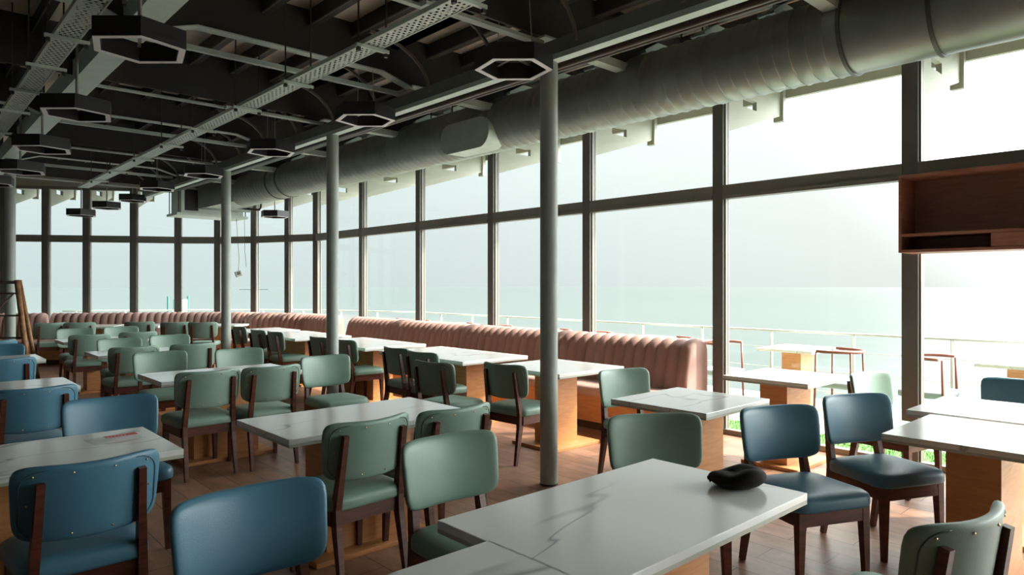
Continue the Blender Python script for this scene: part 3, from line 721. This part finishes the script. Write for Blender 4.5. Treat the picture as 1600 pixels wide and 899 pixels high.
place_chair(2.22, 14.75, -4, 'green', 'dark far green chair right beside the scaffold leg', GA)
place_chair(2.62, 14.50, -12, 'green', 'dark far green chair second from the scaffold', GA)
place_chair(3.50, 14.1, -25, 'green', 'lone dark green chair before the curved sofa, middle of the far row', GA)
place_chair(3.95, 13.50, -26, 'green', 'left one of the dark far chair pair left of the farthest column', GA)
place_chair(4.30, 13.10, -30, 'green', 'right one of the dark far chair pair left of the farthest column', GA)

# ------------------------------------------------------------------ banquettes
def path_points(line, step):
    out = []; pts = [Vector(p) for p in line]; carry = 0
    for a, b in zip(pts, pts[1:]):
        L = (b-a).length; s = carry
        while s < L: out.append((a+(b-a)*s/L)); s += step
        carry = s-L
    return out
def banquette(line, label, ch=0.14, section=10, flare=False):
    """line: plan points along the inner window face, running so the room lies to the left"""
    t = thing('banquette', label, 'sofa', (line[0][0], line[0][1], 0), group='pink channelled sofas along the windows')
    O = Vector(line[0]); step = ch/6
    pts = path_points(line, step)
    # smooth
    for _ in range(14): pts = [pts[0]] + [(pts[i-1]+pts[i]*2+pts[i+1])/4 for i in range(1, len(pts)-1)] + [pts[-1]]
    nrm_ = []
    for i in range(len(pts)):
        d = (pts[min(i+1, len(pts)-1)]-pts[max(i-1, 0)]).normalized(); nrm_.append(Vector((-d.y, d.x)))
    prof = [(0.05, 0.20, 0), (0.05, 0.80, 0), (0.055, 0.86, 0.2), (0.08, 0.915, 0.6), (0.13, 0.94, 1), (0.20, 0.945, 1), (0.27, 0.925, 1), (0.325, 0.88, 1), (0.355, 0.82, 1), (0.385, 0.70, 1), (0.42, 0.55, 1), (0.44, 0.45, 0.9), (0.44, 0.40, 0)]
    def sweep(prof, i0, i1, scal):
        bm = bmesh.new(); rings = []
        for i in range(i0, i1+1):
            s = 0.030*(abs(math.sin(math.pi*(i % 6)/6))**0.55) if scal else 0
            ring = []
            for j, p in enumerate(prof):
                n_, z = p[0], p[1]
                if scal:
                    a = prof[max(j-1, 0)]; b = prof[min(j+1, len(prof)-1)]; tx, tz = b[0]-a[0], b[1]-a[1]; l = math.hypot(tx, tz) or 1
                    n_ += -(-tz)/l*0 + (-tz/l)*s*p[2]*-1*-1 if False else (-tz/l)*s*p[2]; z += (tx/l)*s*p[2]
                q = pts[i]+nrm_[i]*n_ - O; ring.append(bm.verts.new((q.x, q.y, z)))
            rings.append(ring)
        m_ = len(prof)
        for a, b in zip(rings, rings[1:]):
            for k in range(m_): bm.faces.new((a[k], b[k], b[(k+1) % m_], a[(k+1) % m_]))
        bm.faces.new(rings[0]); bm.faces.new(rings[-1][::-1])
        return bm
    last = len(pts)-1; i = 0
    while i < last:
        j = min(i+section*6, last)
        if last-j < 18: j = last
        o = obj('backrest', sweep(prof, i, j, True), M['pink'], t); smooth_by_angle(o, 50)
        smooth_by_angle(obj('seat_cushion', sweep([(0.43, 0.36), (0.43, 0.455), (0.5, 0.465), (0.86, 0.465), (0.92, 0.455), (0.935, 0.43), (0.935, 0.385), (0.92, 0.36)], i, j, False), M['pinkseat'], t), 50)
        obj('front_panel', sweep([(0.06, 0.09), (0.06, 0.36), (0.90, 0.36), (0.90, 0.09)], i, j, False), M['oak'], t)
        i = j
    obj('plinth', sweep([(0.06, 0.0), (0.06, 0.09), (0.84, 0.09), (0.84, 0.0)], 0, last, False), M['kick'], t)
    return t
banquette([(WX, 3.88), (WX, 10.85)], 'long straight dusty pink channelled sofa on the right along the window wall')
cin = [(WX, 11.55), (WX, 12.7)] + [(6.12, 13.40), (5.75, 14.22), (5.25, 14.93), (4.6, 15.45), (3.85, 15.85), (3.09, 16.32), (2.62, 16.60)]
banquette(cin, 'curved dusty pink channelled sofa following the far windows')
banquette([(2.50, 16.68), (1.80, 17.10), (1.2, 17.20), (-1.5, 17.42)], 'short piece of pink sofa behind the scaffold at the far left')

# ------------------------------------------------------------------ wall shelf cabinet
t = thing('wall_cabinet', 'reddish wooden open wall cabinet hung before the window at the right edge', 'cabinet', (5.98, 1.93, 1.79))
bm = bmesh.new(); L_ = 1.7; D_ = 0.34
box(bm, 0, D_, -0.022, 0, 0, 0.62); obj('side_panel', bm, M['shelf'], t)
bm = bmesh.new(); box(bm, 0, D_, -L_, -L_+0.022, 0, 0.62); obj('side_panel', bm, M['shelf'], t)
bm = bmesh.new(); box(bm, 0, D_, -L_+0.022, -0.022, 0.598, 0.62); obj('top_board', bm, M['shelf'], t)
bm = bmesh.new(); box(bm, 0, D_, -L_+0.022, -0.022, 0, 0.022); obj('bottom_board', bm, M['shelf'], t)
bm = bmesh.new(); box(bm, 0, D_-0.012, -L_+0.022, -0.022, 0.128, 0.15); obj('shelf', bm, M['shelf'], t)
bm = bmesh.new(); box(bm, D_-0.012, D_, -L_+0.022, -0.022, 0.022, 0.598); obj('back_panel', bm, M['shelfback'], t)
bm = bmesh.new(); box(bm, 0.004, D_-0.02, -L_+0.022, -0.62, 0.024, 0.126); obj('drawer', bm, M['shelf'], t)

# ------------------------------------------------------------------ small things on tables
# beret
t = thing('beret', 'black felt beret lying on the nearest marble table', 'hat', (2.44, 1.36, 0.7505), R(-42))
bm = bmesh.new(); n = 40; rings = []
prof = [(0.062, 0.0, 1), (0.085, 0.006, 1), (0.108, 0.020, 1), (0.113, 0.032, 1), (0.105, 0.046, 1), (0.085, 0.055, 1), (0.055, 0.056, 1), (0.025, 0.052, 1)]
for r_, z, _ in prof:
    ring = []
    for k in range(n):
        a = 2*math.pi*k/n; x = r_*math.cos(a)*1.0; y = r_*math.sin(a)*0.86
        dz = 1.0 + 0.22*math.cos(a+0.4) - 0.10*math.cos(3*a)
        dent = 0.013*math.exp(-((x-0.035)**2+(y+0.01)**2)/0.0022) if z > 0.03 else 0
        fold = 0.006*math.sin(5*a)*(1 if z > 0.01 else 0)
        ring.append(bm.verts.new((x*(1+fold), y*(1+fold), max(z*dz*1.18-dent, 0))))
    rings.append(ring)
for a, b in zip(rings, rings[1:]):
    for k in range(n): bm.faces.new((a[k], a[(k+1) % n], b[(k+1) % n], b[k]))
bm.faces.new(rings[0][::-1]); bm.faces.new(rings[-1])
o = obj('crown', bm, M['felt'], t, True); md = o.modifiers.new('s', 'SUBSURF'); md.levels = 1; md.render_levels = 1
bm = bmesh.new(); tube(bm, [(-0.098, 0.0, 0.024), (-0.108, 0.004, 0.032), (-0.116, 0.006, 0.031)], [0.014, 0.010, 0.006], 8); obj('stalk', bm, M['felt'], t, True)
# packet
t = thing('plastic_packet', 'clear plastic packet with a red printed strip on the left marble table', 'packet', (0.86, 3.91, 0.7505), R(6))
bm = bmesh.new(); nx, ny = 14, 10; g = [[None]*(ny+1) for _ in range(nx+1)]; rr = random.Random(5)
for i in range(nx+1):
    for j in range(ny+1):
        u, v = i/nx, j/ny; h = 0.012*math.sin(math.pi*u)*math.sin(math.pi*v)+0.001+rr.uniform(0, .003)*(0 < i < nx and 0 < j < ny)
        g[i][j] = bm.verts.new((-0.12+0.24*u, -0.085+0.17*v, h))
for i in range(nx):
    for j in range(ny): bm.faces.new((g[i][j], g[i+1][j], g[i+1][j+1], g[i][j+1]))
o = obj('film', bm, M['plastic'], t, True)
bm = bmesh.new(); box(bm, -0.045, 0.10, -0.028, 0.022, 0.0145, 0.0155); b_ = obj('red_strip', bm, M['red'], t)
bm = bmesh.new(); rr = random.Random(7)
for k in range(6):
    x = -0.038+k*0.016; box(bm, x, x+0.004, -0.020, 0.000, 0.0156, 0.0160); box(bm, x, x+0.010, -0.008, -0.004, 0.0156, 0.0160)
obj('white_print', bm, M['white'], b_)
# can at the right frame edge
t = thing('drink_can', 'dark blue and red drink can on the marble table, cut by the right frame edge', 'can', (4.105, 0.715, 0.7505))
bm = bmesh.new(); lathe(bm, [(0.026, 0), (0.033, 0.008), (0.033, 0.125), (0.028, 0.137), (0.028, 0.140)], 24); smooth_by_angle(obj('body', bm, M['canblue'], t), 40)
for z in (0.03, 0.055, 0.09):
    bm = bmesh.new(); tube(bm, [(0, 0, z), (0, 0, z+0.012)], 0.0335, 24); smooth_by_angle(obj('stripe', bm, M['canred'], t), 40)

# ------------------------------------------------------------------ scaffold at the left
t = thing('scaffold_trestle', 'rusty brown scaffold trestle with cross braces at the left edge', 'scaffold', (1.12, 11.55, 0), R(-42.6))
def leg(p, q, m, r_=0.028):
    bm = bmesh.new(); tube(bm, [p, q], r_, 10); obj('leg', bm, M[m], t, True)
W_ = 0.85
leg((0.52, -0.06, 0), (0.30, -0.03, 1.60), 'rust', 0.035); leg((0.40, 0.30, 0), (0.24, 0.10, 1.60), 'rust')
leg((-0.75, -0.06, 0), (-0.55, -0.03, 1.60), 'rust', 0.035); leg((-0.65, 0.30, 0), (-0.50, 0.10, 1.60), 'rust')
for z, r_ in ((1.57, 0.022), (1.42, 0.012), (1.12, 0.012), (0.82, 0.013), (0.52, 0.013)):
    xr = 0.52-0.22*z/1.6; xl = -0.75+0.2*z/1.6
    bm = bmesh.new(); tube(bm, [(xl, -0.05, z), (xr, -0.05, z)], r_, 8); obj('rung', bm, M['darkmetal'], t, True)
for p, q, m, r_ in (((-0.50, -0.07, 1.35), (0.38, -0.07, 0.50), 'rust', 0.028), ((-0.62, -0.09, 0.50), (0.30, -0.09, 1.42), 'darkmetal', 0.012)):
    bm = bmesh.new(); tube(bm, [p, q], r_, 8); obj('diagonal_brace', bm, M[m], t, True)
bm = bmesh.new(); bmesh.ops.create_icosphere(bm, subdivisions=2, radius=0.035); o = obj('clamp', bm, M['darkmetal'], t, True); o.location = (0.36, -0.05, 0.52)

# ------------------------------------------------------------------ terrace: railing, tables, chairs
rl = offset_line(2.6)
t = thing('terrace_railing', 'white terrace railing with thin horizontal bars in front of the sea', 'railing', (0, 0, 0))
bm = bmesh.new(); tube(bm, [(x, y, 0.91) for x, y in rl], 0.016, 8); obj('handrail', bm, M['railp'], t, True)
for z in (0.68, 0.41, 0.15):
    bm = bmesh.new(); tube(bm, [(x, y, z) for x, y in rl], 0.005, 6); obj('bar', bm, M['railp'], t, True)
for p in [(9.0, 2.34-1.083*6+1.083*k) for k in range(16)] + path_points(rl[10:], 1.08)[1:]:
    bm = bmesh.new(); tube(bm, [(p[0], p[1], -0.03), (p[0], p[1], 0.90)], 0.020, 10); obj('post', bm, M['railp'], t, True)

def outdoor_chair():
    t = thing('terrace_armchair', '', 'chair')
    bm = bmesh.new(); box(bm, -0.24, 0.24, -0.22, 0.22, 0.40, 0.47, 0, 0.025); obj('seat_cushion', bm, M['outfab'], t, True)
    bm = bmesh.new(); pts = [(0.27*math.cos(R(a)), 0.10-0.33*math.sin(R(a)), 0.80) for a in range(-10, 191, 20)]; tube(bm, pts, 0.018, 8); obj('curved_back_rail', bm, M['outwood'], t, True)
    for x, y in ((-0.22, 0.18), (0.22, 0.18), (-0.17, -0.17), (0.17, -0.17)):
        bm = bmesh.new(); tube(bm, [(x*1.1, y*1.1, -0.03), (x, y, 0.79)], 0.013, 8); obj('leg', bm, M['outwood'], t, True)
    return t
oc = None
ochairs = [(7.95, 0.85, 0, 'nearest, at the right edge of the view'), (7.85, 2.25, 180, 'just right of the thick mullion'), (7.85, 3.12, 0, 'its rail above the pale green chair'),
 (7.85, 4.62, 180, 'right of the window post at the sofa end'), (7.95, 5.35, 0, 'behind the right end of the pink sofa'),
 (7.95, 6.85, 180, 'behind the pink sofa, left of the fifth post'), (7.95, 7.60, 0, 'behind the pink sofa, right of the nearest column'), (7.95, 9.10, 180, 'behind the pink sofa, left of the nearest column'),
 (7.95, 10.05, 0, 'behind the middle of the pink sofa'), (7.95, 11.6, 180, 'behind the far third of the straight sofa'), (7.95, 12.5, 0, 'behind the far end of the straight sofa')]
for i, (x, y, yaw, wh) in enumerate(ochairs):
    if oc is None: oc = o = outdoor_chair()
    else: o = copy_tree(oc)
    o.location = (x, y, 0); o.rotation_euler = (0, 0, R(yaw)); tag(o, 'terrace armchair with red brown curved rail, '+wh, group='terrace armchairs')
def outdoor_table():
    t = thing('terrace_table', '', 'table')
    bm = bmesh.new(); box(bm, -0.4, 0.4, -0.35, 0.35, 0.715, 0.75, 0, 0.003); obj('tabletop', bm, M['marble'], t)
    bm = bmesh.new(); box(bm, -0.18, 0.18, -0.12, 0.12, 0.0, 0.715); obj('pedestal', bm, M['oak'], t)
    bm = bmesh.new(); box(bm, -0.28, 0.28, -0.22, 0.22, -0.03, 0.0); obj('base_plate', bm, M['oak'], t)
    return t
ot = None
for y, wh in ((1.55, 'at the right edge of the view'), (3.87, 'left of the thick mullion, above the window table'), (6.1, 'right behind the near end of the pink sofa'), (8.4, 'behind the sofa, left of the nearest column'), (10.9, 'behind the middle of the straight sofa'), (13.1, 'behind the far end of the straight sofa')):
    if ot is None: ot = o = outdoor_table()
    else: o = copy_tree(ot)
    o.location = (8.42, y, 0); tag(o, 'white topped terrace table in the sun, '+wh, group='terrace tables')
# teal board and far shore
t = thing('teal_board', 'small teal and white board beyond the far railing', 'sign', (6.6, 22.0, 0))
bm = bmesh.new(); box(bm, -0.20, 0.0, -0.02, 0.02, 0.5, 1.1); obj('panel', bm, M['teal'], t)
bm = bmesh.new(); box(bm, 0.0, 0.22, -0.02, 0.02, 0.5, 1.1); obj('panel', bm, M['cream'], t)
bm = bmesh.new()
for x in (-0.35, 0.22): tube(bm, [(x, 0, -7), (x, 0, 1.2)], 0.03, 8)
obj('pole', bm, M['teal'], t)
bm = bmesh.new(); prism(bm, [(495, 1300), (516, 1296), (538, 1282), (540, 1276), (516, 1286), (494, 1295)], 'z', -7.5, -6)
tag(obj('distant_breakwater', bm, M['island']), 'faint low grey breakwater far out on the hazy sea', 'breakwater')
